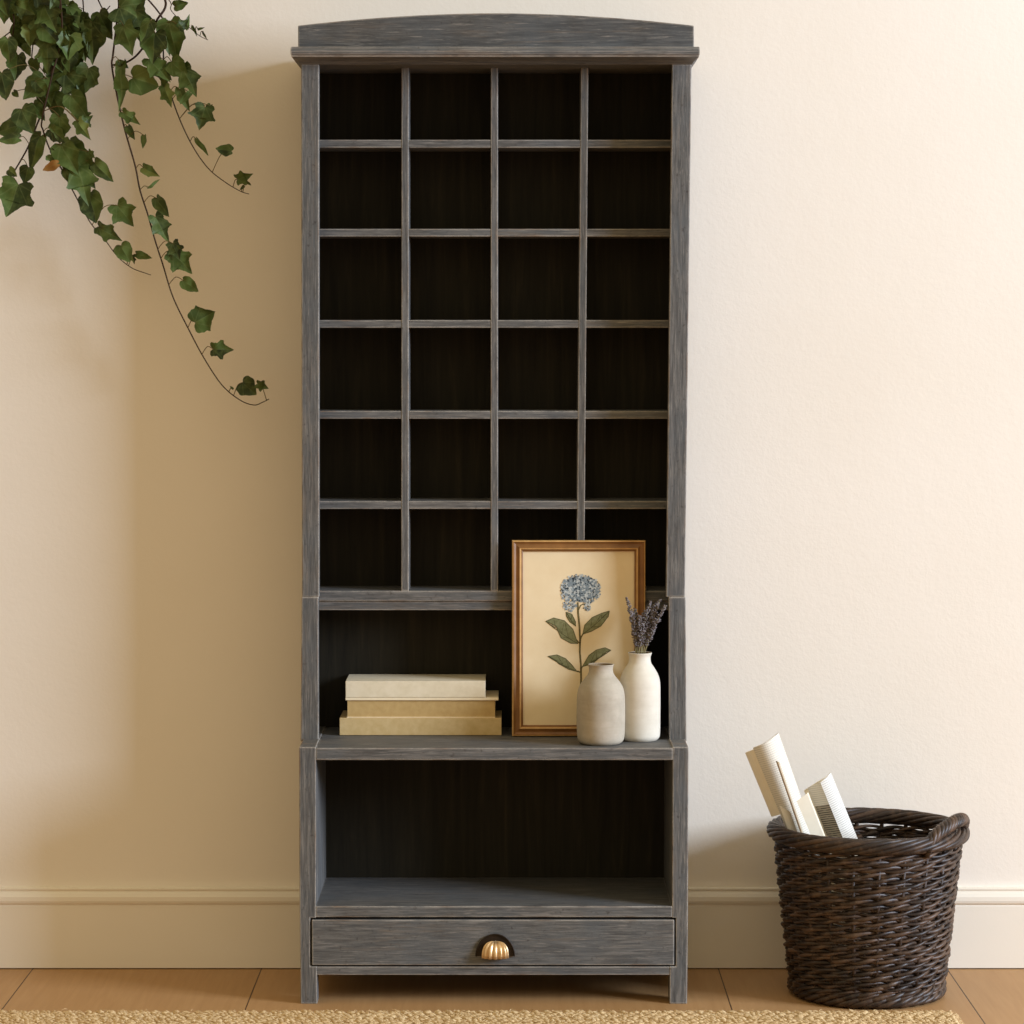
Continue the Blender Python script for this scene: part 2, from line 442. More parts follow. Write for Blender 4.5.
# drawer
m = MB(); ya = YB - .002
xa, xb = X(311.8, 940, ya), X(674.2, 940, ya); z1, z0 = Z(919.9, ya), Z(965.2, ya)
m.box(xa, xb, ya, ya + .02, z0, z1)
bx0, bx1, by = X(322, 940, YB), X(665, 940, YB), -.05
m.box(bx0, bx0 + .01, ya + .019, by, z0 + .006, z1 - .012); m.box(bx1 - .01, bx1, ya + .019, by, z0 + .006, z1 - .012)
m.box(bx0, bx1, by - .01, by, z0 + .006, z1 - .012); m.box(bx0, bx1, ya + .019, by, z0 + .006, z0 + .012)
dr = m.build('drawer', M['ph'], cab, bevel=.0016)
# shell cup pull
hc = at(495.3, 955.5, ya)
m = MB(); n = 28; rx, rz = .0375, .0435
outer = [(hc.x + rx * math.cos(PI * i / n), hc.z - .001 + rz * math.sin(PI * i / n)) for i in range(n + 1)]
m.prism(outer, ya - .0022, ya + .001)
rim = [(x, ya - .0035, z) for x, z in outer]; m.tube(rim, .0017, 6)
bk = m.build('handle_backplate', M['bronze'], dr, bevel=.0006)
m = MB(); nu, nv = 90, 12; vsx = []; fsx = []
for i in range(nu + 1):
    w = PI * i / nu
    fl = abs(math.sin(w * 7)) ** .7            # flutes fan out from the top
    for j in range(nv + 1):
        s = j / nv * PI / 2
        amp = 1 - .24 * (1 - fl) * math.sin(s)
        # j=0 at crown on the plate, j=nv along the open bottom lip
        x = .0275 * math.cos(w) * math.sin(s) ** .62 * amp
        d = .021 * math.sin(w) ** .7 * math.sin(s) * amp + .003
        z = .0325 * math.cos(s) ** .8 - .003 * (1 - fl) * math.sin(2 * s)
        vsx.append((hc.x + x, ya - d, hc.z - .003 + z))
for i in range(nu):
    for j in range(nv):
        a = i * (nv + 1) + j; fsx.append((a, a + 1, a + nv + 2, a + nv + 1))
m.add(vsx, fsx); cp = m.build('handle', M['brass'], dr, smooth=True); cp['label'] = 'fluted brass shell cup'
sm = cp.modifiers.new('thick', 'SOLIDIFY'); sm.thickness = .0012; sm.offset = -1

# ------------------------------------------------------------------ books
def book(name, label, ul, ur, v0, v1, yf, yb, z0, cover, pagem, spine_front=True, skew=0, grp='books stacked on the display shelf'):
    """lying hardback: boards top and bottom; spine (or page edges) towards the room"""
    xa, xb = X(ul, v1, yf), X(ur, v1, yf); z1 = z0 + (v1 - v0) / (FPX / (yf + WALL_D)) 
    r = thing(name, label, 'book', ((xa + xb) / 2, (yf + yb) / 2, z0), grp)
    z0 += .0002
    t = .0028
    c = MB()
    if spine_front:
        c.box(xa, xb, yf, yb, z0, z0 + t); c.box(xa, xb, yf, yb, z1 - t, z1)
        c.box(xa, xb, yf, yf + t, z0 + t * .5, z1 - t * .5)
        p = MB(); p.box(xa + .003, xb - .003, yf + t, yb - .003, z0 + t, z1 - t)
    else:
        c.box(xa - .003, xb + .006, yf - .003, yb, z1 - .0056, z1); c.box(xa - .001, xb, yf, yb, z0, z0 + t * .7)
        c.box(xa, xb, yb - t, yb, z0 + t * .5, z1 - t)
        p = MB(); p.box(xa + .001, xb - .001, yf + .001, yb - t, z0 + t * .7, z1 - .0056)
    c.build('cover', cover, r, bevel=.001); p.build('page_block', pagem, r)
    return z1, r
yk = -.03
zb = TS + .0004
z1, _ = book('hardback_book', 'straw-coloured hardback book at the bottom of the stack, lying on the grey shelf', 339.5, 501.5, 717.0, 734.4, -.150, yk, zb, M['ochre'], M['pages'])
z2, _ = book('hardback_book', 'tan book with a pale overhanging cover, in the middle of the stack of three', 347, 495.5, 696.3, 717, -.146, yk, z1, M['boardc'], M['tan'], spine_front=False)
z3, tb = book('hardback_book', 'thick cream hardback book on top of the stack of three', 345.5, 485.5, 679.5, 696.3, -.150, yk, z2, M['cream'], M['pages'])

# ------------------------------------------------------------------ framed botanical print, leaning
yfb = -.1725                                   # front of its foot
sF = FPX / (yfb + WALL_D + .03)
fw = 133.6 / sF; fh = 196.5 / sF
lean = math.radians(2.0)
fr = thing('picture_frame', 'walnut and gilt framed print of a blue flower leaning on the shelf against the pigeonholes', 'picture frame',
           (X(578.7, 735, yfb), yfb + .0165, TS + .0008), rot=(-lean, 0, 0))
def P2(u, v): return ((u - 578.7) / sF, (733.8 - v) / sF * (fh / (194.6 / sF)))
mw = 11 / sF
def frame_ring(mb, steps, m):
    """steps: list of (inset, y) going round the four mitred sides"""
    vs = []
    for ins, y in steps:
        a = fw / 2 - ins
        vs += [(-a, y, ins), (a, y, ins), (a, y, fh - ins), (-a, y, fh - ins)]
    fs = []
    for i in range(len(steps) - 1):
        for k in range(4):
            l = (k + 1) % 4; fs.append((i * 4 + k, i * 4 + l, i * 4 + 4 + l, i * 4 + 4 + k))
    mb.add(vs, fs, m)
m = MB()
frame_ring(m, [(.0, 0), (.0, -.012), (.0012, -.0148), (.003, -.0155)], 1)
frame_ring(m, [(.003, -.0155), (.0045, -.0135), (.008, -.0115), (.011, -.0120), (.0135, -.0135), (.0155, -.0142)], 0)
frame_ring(m, [(.0155, -.0142), (.0175, -.0135), (.0185, -.0115)], 1)
frame_ring(m, [(.0185, -.0115), (.020, -.0095), (mw, -.0085), (mw, -.003), (mw, -.001), (.0, 0)], 0)
o = m.build('moulding', [M['gilt'], M['giltl']], fr, mat4=1)
m = MB(); m.box(-fw / 2 + .004, fw / 2 - .004, -.005, -.0012, .004, fh - .004)
pp = m.build('print_sheet', M['paper'], fr, mat4=1)
# the printed flower
ZY = -.0053
def q(zx, zy, dy=0):
    x, z = P2(500 + zx / 4.655, 530 + zy / 4.655); return (x, ZY - dy, z)
m = MB(); mats = [PR[k] for k in ('stem', 'leaf', 'vein', 'b1', 'b2', 'b3')]
def ribbon(pts, w, mi, dy=.0001):
    vs = []
    for i, p in enumerate(pts):
        a = pts[max(i - 1, 0)]; c = pts[min(i + 1, len(pts) - 1)]; dx, dz = c[0] - a[0], c[1] - a[1]; L = math.hypot(dx, dz) or 1
        ww = w if not isinstance(w, list) else w[i]
        vs += [q(p[0] + dz / L * ww, p[1] - dx / L * ww, dy), q(p[0] - dz / L * ww, p[1] + dx / L * ww, dy)]
    m.add(vs, [(2 * i, 2 * i + 1, 2 * i + 3, 2 * i + 2) for i in range(len(pts) - 1)], mi)
ribbon([(362, 330), (364, 380), (370, 440), (373, 500), (372, 560), (377, 620), (378, 680), (376, 760), (378, 800)], 4.2, 0)
ribbon([(366, 365), (375, 345), (388, 338), (400, 345)], 2.6, 0)
ribbon([(372, 520), (378, 490), (388, 475)], 3, 0); ribbon([(370, 520), (362, 510), (352, 500)], 3, 0)
ribbon([(377, 640), (383, 628)], 3, 0); ribbon([(376, 655), (360, 648)], 3, 0)
LV = [[(213, 418), (250, 402), (300, 415), (340, 455), (363, 522), (330, 520), (285, 495), (260, 440), (236, 428)],
      [(308, 375), (335, 385), (352, 420), (354, 441), (325, 420), (310, 395)],
      [(510, 370), (505, 395), (470, 440), (425, 465), (385, 478), (395, 435), (430, 400), (475, 380)],
      [(223, 580), (265, 573), (305, 590), (335, 620), (362, 652), (320, 640), (275, 615), (250, 592)],
      [(517, 552), (490, 540), (450, 550), (415, 575), (382, 630), (430, 615), (465, 585), (495, 560)]]
for L in LV:
    cxx = sum(p[0] for p in L) / len(L); cyy = sum(p[1] for p in L) / len(L)
    m.add([q(cxx, cyy, .0002)] + [q(x, y, .0002) for x, y in L], [(0, i + 1, (i + 1) % len(L) + 1) for i in range(len(L))], 1)
    ribbon(L + [L[0]], 1.5, 2, .0003)
tips = [(0, 4), (0, 3), (0, 4), (0, 4), (0, 4)]
for L, (a, c) in zip(LV, tips):
    A, B = L[a], L[c]
    mid = [(A[0] + (B[0] - A[0]) * t, A[1] + (B[1] - A[1]) * t + 5 * math.sin(t * PI)) for t in (0, .25, .5, .75, 1)]
    ribbon(mid, 1.4, 2, .0004)
    cx = sum(p[0] for p in L) / len(L); cy = sum(p[1] for p in L) / len(L)
    for t in (.3, .5, .7):
        px_ = A[0] + (B[0] - A[0]) * t; py_ = A[1] + (B[1] - A[1]) * t
        for p in L:
            if abs((p[0] - A[0]) * (B[0] - A[0]) + (p[1] - A[1]) * (B[1] - A[1])) / ((B[0] - A[0]) ** 2 + (B[1] - A[1]) ** 2) - t + .22 > -.12 and abs(abs((p[0] - A[0]) * (B[0] - A[0]) + (p[1] - A[1]) * (B[1] - A[1])) / ((B[0] - A[0]) ** 2 + (B[1] - A[1]) ** 2) - t + .22) < .12:
                ribbon([(px_, py_), (px_ + (p[0] - px_) * .8, py_ + (p[1] - py_) * .8)], .9, 2, .0004)
rng = random.Random(5)
cnt = 0; dy = .0003
hd = []
for i in range(40):
    w = 2 * PI * i / 40; k = 1 + .05 * math.sin(5 * w) + rng.uniform(-.03, .03)
    hd.append(q(375 + 86 * k * math.cos(w), 268 + 58 * k * math.sin(w), .00025))
m.add(hd, [tuple(range(40))], 3)
while cnt < 760:
    x = rng.uniform(282, 468); y = rng.uniform(203, 372)
    s = ((x - 375) / 92) ** 2 + ((y - 272) / 68) ** 2
    lob = ((x - 325) / 30) ** 2 + ((y - 345) / 28) ** 2 < 1 or ((x - 405) / 16) ** 2 + ((y - 352) / 18) ** 2 < 1
    if s > 1.02 + .12 * rng.random() and not lob: continue
    if s < 1.1 and y > 325 and 348 < x < 388: continue
    k = rng.choices([3, 4, 5], [4, 4, 6])[0]; n = 4 if k == 5 else 5; R = rng.uniform(4.0, 7.6) if k != 5 else rng.uniform(2.6, 5.0); a0 = rng.random() * 6
    dy += .0000006
    pts = []
    for i in range(n * 2):
        w = a0 + PI * i / n; rr = R * (1 if i % 2 == 0 else .55); pts.append(q(x + rr * math.cos(w), y + rr * math.sin(w), dy))
    m.add(pts, [tuple(range(n * 2))], k); cnt += 1
m.build('printed_flower', mats, pp, mat4=1)

# ------------------------------------------------------------------ vases
def vase(name, label, prof_px, uc, vb, yc, mats, extra=None):
    s = FPX / (yc + WALL_D)
    cx = X(uc, vb, yc)
    r = thing(name, label, 'vase', (cx, yc, TS))
    zo = TS + .0006
    zb_ = max(p[1] for p in prof_px)
    out = [(p[0] / s, (zb_ - p[1]) / s) for p in prof_px]
    # smooth the outline
    def cr(P, k=5):
        res = []
        for i in range(len(P) - 1):
            p0 = P[max(i - 1, 0)]; p1 = P[i]; p2 = P[i + 1]; p3 = P[min(i + 2, len(P) - 1)]
            for j in range(k):
                t = j / k
                res.append(tuple(.5 * (2 * p1[d] + (p2[d] - p0[d]) * t + (2 * p0[d] - 5 * p1[d] + 4 * p2[d] - p3[d]) * t * t + (3 * p1[d] - p0[d] - 3 * p2[d] + p3[d]) * t ** 3) for d in (0, 1)))
        res.append(P[-1]); return res
    o = cr(out)
    body = MB(); body.lathe([(0, 0.0)] + o, (cx, yc, zo), 64)
    body.build('vase_body', mats[0], r, smooth=True)
    top = o[-1]; t = .0032
    inn = [(top[0], top[1]), (top[0] - .0012, top[1] + .0010), (top[0] - t, top[1] - .0006)]
    for rr, z in reversed(o[len(o) // 4:-3]): inn.append((max(rr - t - .0006, .004), z))
    inn.append((0, inn[-1][1]))
    i_ = MB(); i_.lathe(inn, (cx, yc, zo), 64, 0)
    for k, f in enumerate(i_.f):
        if k < 64 * 2: i_.m[k] = 0
        else: i_.m[k] = 1
    i_.build('vase_mouth', [mats[0], mats[1]], r, smooth=True)
    return r, cx, TS + top[1], top[0]
v1, *_ = vase('stoneware_vase', 'short beige stoneware vase, empty, in front of the framed print',
     [(19.0, 746), (22.2, 743.5), (23.8, 738.5), (24.4, 727), (24.4, 708), (24.0, 698), (22.6, 690.5), (19.6, 684.5), (15.6, 679.5), (12.9, 675.5), (12.0, 671.5), (12.4, 668.2), (13.2, 666.4)], 600.8, 745, -.262, (M['vase1'], M['vin']))
v2, lcx, lz, lr = vase('stoneware_vase', 'taller off-white stoneware vase holding dried lavender, beside the right side panel',
     [(17.2, 742), (19.6, 739.5), (20.6, 735), (20.8, 718), (20.8, 692), (20.2, 682), (18.0, 675), (14.4, 668.8), (11.6, 664.5), (10.8, 660.5), (11.0, 657.5), (11.8, 655.4), (12.2, 654.2)], 639.6, 741, -.2125, (M['vase2'], M['vin']))
# lavender
tipsL = [(626.5, 598, 0), (630, 612, -.006), (634.5, 609, .012), (639.5, 616, -.01), (645, 611, .006), (650.5, 602, -.006), (655, 604, .01), (660, 600.5, 0), (665.5, 606, -.008)]
where = ['leftmost, crossing the print', 'second from the left', 'third from the left', 'short one in the middle of the bunch',
         'just right of the gilt frame edge', 'fourth from the right', 'third from the right', 'second from the right, the tallest there', 'rightmost, bending out to the grey side panel']
rng = random.Random(3)
for i, ((u, v, dy), w) in enumerate(zip(tipsL, where)):
    t = at(u, v, -.2125 + dy); base = Vector((lcx + (u - 645) / 40 * .010, -.2125 + dy * .6, lz - .05))
    mouth = Vector((lcx + (u - 645) / 22 * .0125 * .8, -.2125 + dy * .7, lz + .002))
    r = thing('lavender_sprig', 'dried lavender sprig in the off-white vase, ' + w, 'dried flower', base, 'dried lavender sprigs in the vase')
    pts = []
    for k in range(15):
        s = k / 14
        pts.append((base * (1 - s) ** 2 + mouth * 2 * s * (1 - s) + t * s * s) if False else (base.lerp(mouth, s / .35) if s < .35 else mouth.lerp(t, (s - .35) / .65) + Vector((.004 * (1 if u < 640 else -1) * math.sin(PI * (s - .35) / .65), 0, 0))))
    m = MB(); m.tube(pts, [.0012] * 10 + [.0009] * 5, 5); m.build('stem', M['lavs'], r, smooth=True)
    f = MB()
    L = (t - mouth).length
    for k in range(170):
        s = .14 + .88 * (k / 170)
        c = mouth.lerp(t, min(s, 1)) + Vector((.004 * (1 if u < 640 else -1) * math.sin(PI * min(s, 1)), 0, 0))
        rad = .0100 * (1 - .6 * max(0, s - .55) / .47) * (.5 + .5 * math.sin(min(1, max(0, s - .16) / .3) * PI / 2)) * rng.uniform(.45, 1.15)
        a = rng.random() * 2 * PI; el = rng.uniform(.1, .8)
        dr_ = Vector((math.cos(a), math.sin(a), el)).normalized()
        p0 = c + dr_ * rad * .15; p1 = c + dr_ * rad
        f.tube([p0, p0.lerp(p1, .5), p1], [.0006, .0015, .0005], 5)
    f.build('flower_spike', M['lavf'], r, smooth=True)

# ------------------------------------------------------------------ wicker basket
YBK = -.226; bc = at(866.5, 990, YBK)
bc = Vector((bc.x, YBK, 0))
HT = .318; r0, r1 = .144, .180
bas = thing('wicker_basket', 'round dark brown wicker basket holding papers, standing on the wooden floor by the wall', 'basket', bc)
def R(z): return r0 + (r1 - r0) * (z / HT) ** .9
NS = 22
rng = random.Random(8)
w = MB(); rows_ = 26
for k in range(rows_):
    zk = .030 + k * (HT - .045) / (rows_ - 1)
    for st in (0, 1):
        pts = []; rad = []
        jit = rng.uniform(-.0009, .0009); rr = rng.uniform(.0034, .0050)
        n = NS * 7; ph = k * PI * .5 + rng.uniform(-.15, .15)
        for i in range(n):
            a = 2 * PI * i / n
            ps = NS / 2 * a + st * PI + ph
            z = zk + .0040 * math.sin(ps) + jit + .0014 * math.sin(3 * a + k) + .0009 * math.sin(8 * a + 2.3 * k)
            r = R(z) + .0060 * math.cos(ps) + .0010 * math.sin(5 * a + 1.7 * k)
            pts.append((bc.x + r * math.cos(a), bc.y + r * math.sin(a), z)); rad.append(rr * (1 + .12 * math.sin(17 * a + k * 3)))
        w.tube(pts, rad, 6, closed=True)
w.build('woven_side', M['wick'], bas, smooth=True)
w = MB()
for i in range(NS):
    a = 2 * PI * (i + .5) / NS
    w.tube([(bc.x + R(z) * math.cos(a), bc.y + R(z) * math.sin(a), z) for z in (.008, .1, .2, HT - .004)], .0042, 6)
w.build('upright_stakes', M['wickin'], bas, smooth=True)
def rope_ring(mb, R0, z, strands, minor, rad, turns, n=240, squash=1):
    for s in range(strands):
        pts = []; rr = rad * random.uniform(.9, 1.1)
        for i in range(n):
            a = 2 * PI * i / n; p = turns * a + 2 * PI * s / strands
            r = R0 + minor * math.cos(p)
            pts.append((bc.x + r * math.cos(a), bc.y + r * math.sin(a), z + minor * squash * math.sin(p)))
        mb.tube(pts, rr, 7, closed=True)
w = MB(); rope_ring(w, r1 + .004, HT + .008, 8, .0122, .0056, 4, squash=.9); rope_ring(w, r1 + .004, HT + .008, 3, .004, .006, 3); w.build('rim', M['wick'], bas, smooth=True)
w = MB(); rope_ring(w, r0 + .003, .0135, 4, .0065, .0056, 9); rope_ring(w, r0 + .004, .024, 3, .005, .005, 11); w.build('base_border', M['wick'], bas, smooth=True)
w = MB(); w.lathe([(0, .006), (r0, .006), (r0, .012), (0, .012)], tuple(bc), 48); w.build('base_disc', M['wickin'], bas)
w = MB()
for s in range(5):
    pts = []
    for i in range(49):
        t = i / 48; a = math.radians(-60 + 62 * t); p = 4.0 * t * 2 * PI + s * 2 * PI / 5
        h = HT - .006 + .050 * math.sin(PI * t) ** .5
        rr = r1 + .005 + .003 * math.sin(PI * t); rr += .0088 * math.cos(p)
        pts.append((bc.x + rr * math.cos(a), bc.y + rr * math.sin(a), h + .0088 * math.sin(p)))
    w.tube(pts, .0058, 7)
w.build('handle', M['wick'], bas, smooth=True)

# ------------------------------------------------------------------ papers in the basket
def paper_obj(name, label, cat, u0, v0, u1, v1, yt, yb, rows, grp='papers standing in the wicker basket', length=None, roll=0):
    """u0,v0: top centre in the photo; u1,v1: lower centre; leaning board/roll; rows: list of (cross section, material, part name, top offset)"""
    T = at(u0, v0, yt); B = at(u1, v1, yb)
    ax = (T - B).normalized()
    side = Vector((1, 0, 0)) - ax * ax.x; side.normalize()
    fro = ax.cross(side)                                   # away / towards the room
    if fro.y > 0: fro = -fro
    rot = Matrix((side, -fro, ax)).transposed().to_4x4()
    r = thing(name, label, cat, B, grp); r.rotation_euler = rot.to_euler()
    L = (T - B).length
    return r, L
def sheet(cs, L, th, z0=0, slant=0, bs=1):
    """curled sheet: cross-section cs [(x, y)], extruded 0..L along z, thickness th (towards +y)"""
    m = MB(); n = len(cs); vs = []
    for z in (z0, L):
        for off in (0, th):
            for i, (x, y) in enumerate(cs):
                a = cs[max(i - 1, 0)]; c = cs[min(i + 1, n - 1)]; dx, dy_ = c[0] - a[0], c[1] - a[1]; l = math.hypot(dx, dy_)
                zz = z + (slant * x if z == L else 0)
                k = 1 if z == L else bs
                vs.append(((x - dy_ / l * off) * k, (y + dx / l * off) * k, zz))
    fs = []
    def id(zz, o, i): return zz * 2 * n + o * n + i
    for i in range(n - 1):
        fs += [(id(0, 0, i), id(0, 0, i + 1), id(1, 0, i + 1), id(1, 0, i)), (id(0, 1, i + 1), id(0, 1, i), id(1, 1, i), id(1, 1, i + 1)),
               (id(1, 0, i), id(1, 0, i + 1), id(1, 1, i + 1), id(1, 1, i)), (id(0, 0, i + 1), id(0, 0, i), id(0, 1, i), id(0, 1, i + 1))]
    for i in (0, n - 1): fs.append((id(0, 0, i), id(1, 0, i), id(1, 1, i), id(0, 1, i)))
    m.add(vs, fs); return m
def arc(x0, y0, x1, y1, bulge, n=14):
    return [(x0 + (x1 - x0) * i / n, y0 + (y1 - y0) * i / n - bulge * math.sin(PI * i / n)) for i in range(n + 1)]
# tall curled magazine
r, L = paper_obj('curled_magazine', 'tallest curled white magazine leaning out of the basket at the left', 'magazine', 762.8, 742, 848, 962, -.232, -.215, None)
sheet(arc(-.0225, -.006, .036, .006, .017), L, .0035, .01, .12, .6).build('front_pages', M['lined'], r, mat4=1)
sheet(arc(-.0405, .006, -.0212, -.004, .001, 4), L - .004, .003, .69 * L, .12, .93).build('folded_edge', M['creamsheet'], r, mat4=1)
sheet(arc(-.020, .003, .034, .012, .009), L - .006, .002, .012, .12, .6).build('back_pages', M['white'], r, mat4=1)
# thin board
r, L = paper_obj('thin_booklet', 'thin brown-edged booklet standing edge-on in front of the tall curled magazine', 'booklet', 777.5, 762, 842, 950, -.274, -.252, None)
m = MB(); m.box(-.0024, .0004, -.012, .013, 0, L); m.build('cover', M['board'], r, mat4=1, bevel=.0005)
m = MB(); m.box(.0005, .0030, -.0105, .0135, 0, L - .003); m.build('pages', M['creamsheet'], r, mat4=1)
# cream card
r, L = paper_obj('folded_card', 'plain cream folded card between the thin booklet and the newspaper', 'card', 802, 797, 866, 955, -.274, -.243, None)
sheet([(-.0125, -.004), (.012, .0), (.015, .002)], L, .0014, 0, .25, .7).build('front_leaf', M['creamsheet'], r, mat4=1)
sheet([(-.0115, .0015), (.013, .0045)], L - .004, .001, 0, .25, .7).build('back_leaf', M['white'], r, mat4=1)
# small white sheet
r, L = paper_obj('paper_sheet', 'small white pointed sheet at the foot of the tall magazine, just above the rim', 'paper', 783.5, 808, 804, 866, -.258, -.252, None)
sheet(arc(-.006, 0, .010, .002, .003, 6), L, .0006, 0, -1.2).build('sheet', M['white'], r, mat4=1)
# newspaper
r, L = paper_obj('folded_newspaper', 'folded newspaper with rows of dark print, rightmost of the papers in the basket', 'newspaper', 819.5, 781, 886, 945, -.226, -.19, None)
a, c, d = (-.027, .010), (.0005, -.014), (.0275, .002)
left = [(a[0] + (c[0] - a[0]) * i / 6, a[1] + (c[1] - a[1]) * i / 6) for i in range(7)]
right = [(c[0] + (d[0] - c[0]) * i / 6, c[1] + (d[1] - c[1]) * i / 6 - .003 * math.sin(PI * i / 6)) for i in range(7)]
ZS = .048
sheet(left, L - ZS, .002).build('dark_printed_column', M['newsd'], r, mat4=1)
sheet(left, L, .002, L - ZS, .25).build('page_top', M['lined'], r, mat4=1)
sheet(right, L, .002, 0, .25).build('printed_page', M['news'], r, mat4=1)
sheet([(-.036, .0125), (-.027, .0130), (.020, .012)], L - .003, .001, .02, .2).build('inner_leaf', M['creamsheet'], r, mat4=1)

# ------------------------------------------------------------------ jute rug
RX0, RX1 = -1.28, X(953, 1011, -.432)
rg = thing('jute_rug', 'braided natural jute rug on the wooden floor in front of the cabinet', 'rug', ((RX0 + RX1) / 2, -.6, 0))
m = MB(); m.box(RX0 + .004, RX1 - .004, -.768, -.436, .0005, .006); m.build('backing', M['jute'], rg)
m = MB(); rng = random.Random(21)
nrow = 34
for j in range(nrow):
    y = -.437 - j * .0098
    for st in (0, 1):
        pts = []; rad = []; lam = .021; ph = rng.random() * 6; step = .0042
        n = int((RX1 - RX0) / step)
        wob = rng.random() * 6
        for i in range(n):
            x = RX0 + i * step
            a = 2 * PI * x / lam + ph + st * PI + .8 * math.sin(x * 37 + wob)
            yy = y + .0032 * math.cos(a) + .0014 * math.sin(x * 23 + wob); zz = .0082 + .0026 * math.sin(a)
            pts.append((x, yy + rng.uniform(-.0007, .0007), zz + rng.uniform(-.0007, .0007))); rad.append(.0036 + rng.uniform(-.0013, .0013))
        m.tube(pts, rad, 5)
m.build('braided_rows', M['jute'], rg, smooth=True)
m = MB()
for k in range(900):
    x = rng.uniform(RX0, RX1); y = -.432 - abs(rng.gauss(0, .05)); a = rng.random() * 2 * PI; l = rng.uniform(.006, .016)
    z = rng.uniform(.010, .0135)
    m.tube([(x, y, z), (x + l * .5 * math.cos(a), y + l * .5 * math.sin(a), z + .0018), (x + l * math.cos(a), y + l * math.sin(a), z)], .00055, 4)
for k in range(160):
    y = -.434 - rng.random() * .35; x = RX1 - .002; l = rng.uniform(.004, .012)
    m.tube([(x, y, .008), (x + l * .6, y + rng.uniform(-.003, .003), .0085), (x + l, y + rng.uniform(-.005, .005), .004)], .0009, 4)
o = m.build('loose_fibres', M['jute'], rg); o['kind'] = 'stuff'

# ------------------------------------------------------------------ hanging ivy
IV = -.10
pot_c = at(62, -88, -.13)
ivy = thing('hanging_ivy', 'trailing green ivy hanging down the wall at the upper left, beside the tall cabinet', 'plant', (pot_c.x, -.13, pot_c.z))
def smooth_outline(P, k=4):
    res = []
    for i in range(len(P) - 1):
        p0 = P[max(i - 1, 0)]; p1 = P[i]; p2 = P[i + 1]; p3 = P[min(i + 2, len(P) - 1)]
        for j in range(k):
            t = j / k
            res.append(tuple(.5 * (2 * p1[d] + (p2[d] - p0[d]) * t + (2 * p0[d] - 5 * p1[d] + 4 * p2[d] - p3[d]) * t * t + (3 * p1[d] - p0[d] - 3 * p2[d] + p3[d]) * t ** 3) for d in (0, 1)))
    res.append(P[-1]); return res
LOB = smooth_outline([(0, 0), (.14, -.13), (.34, -.16), (.48, -.06), (.44, .10), (.44, .20), (.60, .36), (.66, .50), (.48, .53), (.31, .60), (.18, .80), (0, 1.06)], 3)
HRT = smooth_outline([(0, 0), (.12, -.11), (.30, -.10), (.44, .06), (.49, .25), (.45, .45), (.34, .64), (.20, .82), (.08, .95), (0, 1.02)], 2)
LOBB = smooth_outline([(0, 0), (.16, -.14), (.38, -.12), (.50, .06), (.50, .22), (.57, .40), (.50, .50), (.36, .60), (.22, .78), (0, 1.04)], 3)
def add_leaf(mb, base, tip, wf, kind, rng, fold=.35, tilt=0, m=0):
    """leaf from base to tip (world points); face turned to the room, tilted by tilt about its own axis"""
    ax = tip - base; L = ax.length; ax = ax / L
    nrm = Vector((0, -1, 0)); nrm = (nrm - ax * nrm.dot(ax)).normalized()
    sd = ax.cross(nrm)
    rot = Matrix.Rotation(tilt, 3, ax); nrm = rot @ nrm; sd = rot @ sd
    P = (LOB if rng.random() < .6 else LOBB) if kind == 'l' else HRT
    curl = rng.uniform(-.15, .45); twist = rng.uniform(-.35, .35)
    vs = []; uv = []
    n = len(P)
    for s in (1, -1):
        for i, (x, y) in enumerate(P):
            x = x * wf * (1 + .05 * math.sin(i * 1.3 + curl * 20)); y = y + .012 * math.sin(i * 2.1 + twist * 30) * (0 < i < n - 1)
            for f in (0, .5, 1):
                my = min(max(y, 0), 1) if y < .97 else y
                px_ = x * f; py_ = my + (y - my) * f
                zz = fold * px_ * .55 - curl * (py_ - .3) ** 2 - .10 * math.sin(f * PI) * (x * .6) + s * px_ * twist * (py_ - .2) + .05 * math.sin(py_ * 7 + px_ * 5)
                vs.append(base + ax * (py_ * L) + sd * (s * px_ * L) + nrm * (zz * L)); uv.append((s * px_, py_))
    fs = []
    for s in (0, 1):
        o = s * n * 3
        for i in range(n - 1):
            for j in (0, 1):
                a = o + i * 3 + j; f = (a, a + 1, a + 4, a + 3); fs.append(f if s == 0 else f[::-1])
    b0 = mb.add(vs, fs, m)
    for i, t in enumerate(uv): mb.uv[b0 + i] = t

def spline(P, k=8):
    res = []
    for i in range(len(P) - 1):
        p0 = P[max(i - 1, 0)]; p1 = P[i]; p2 = P[i + 1]; p3 = P[min(i + 2, len(P) - 1)]
        for j in range(k):
            t = j / k
            res.append(.5 * (2 * p1 + (p2 - p0) * t + (2 * p0 - 5 * p1 + 4 * p2 - p3) * t * t + (3 * p1 - p0 - 3 * p2 + p3) * t ** 3))
    res.append(P[-1]); return res

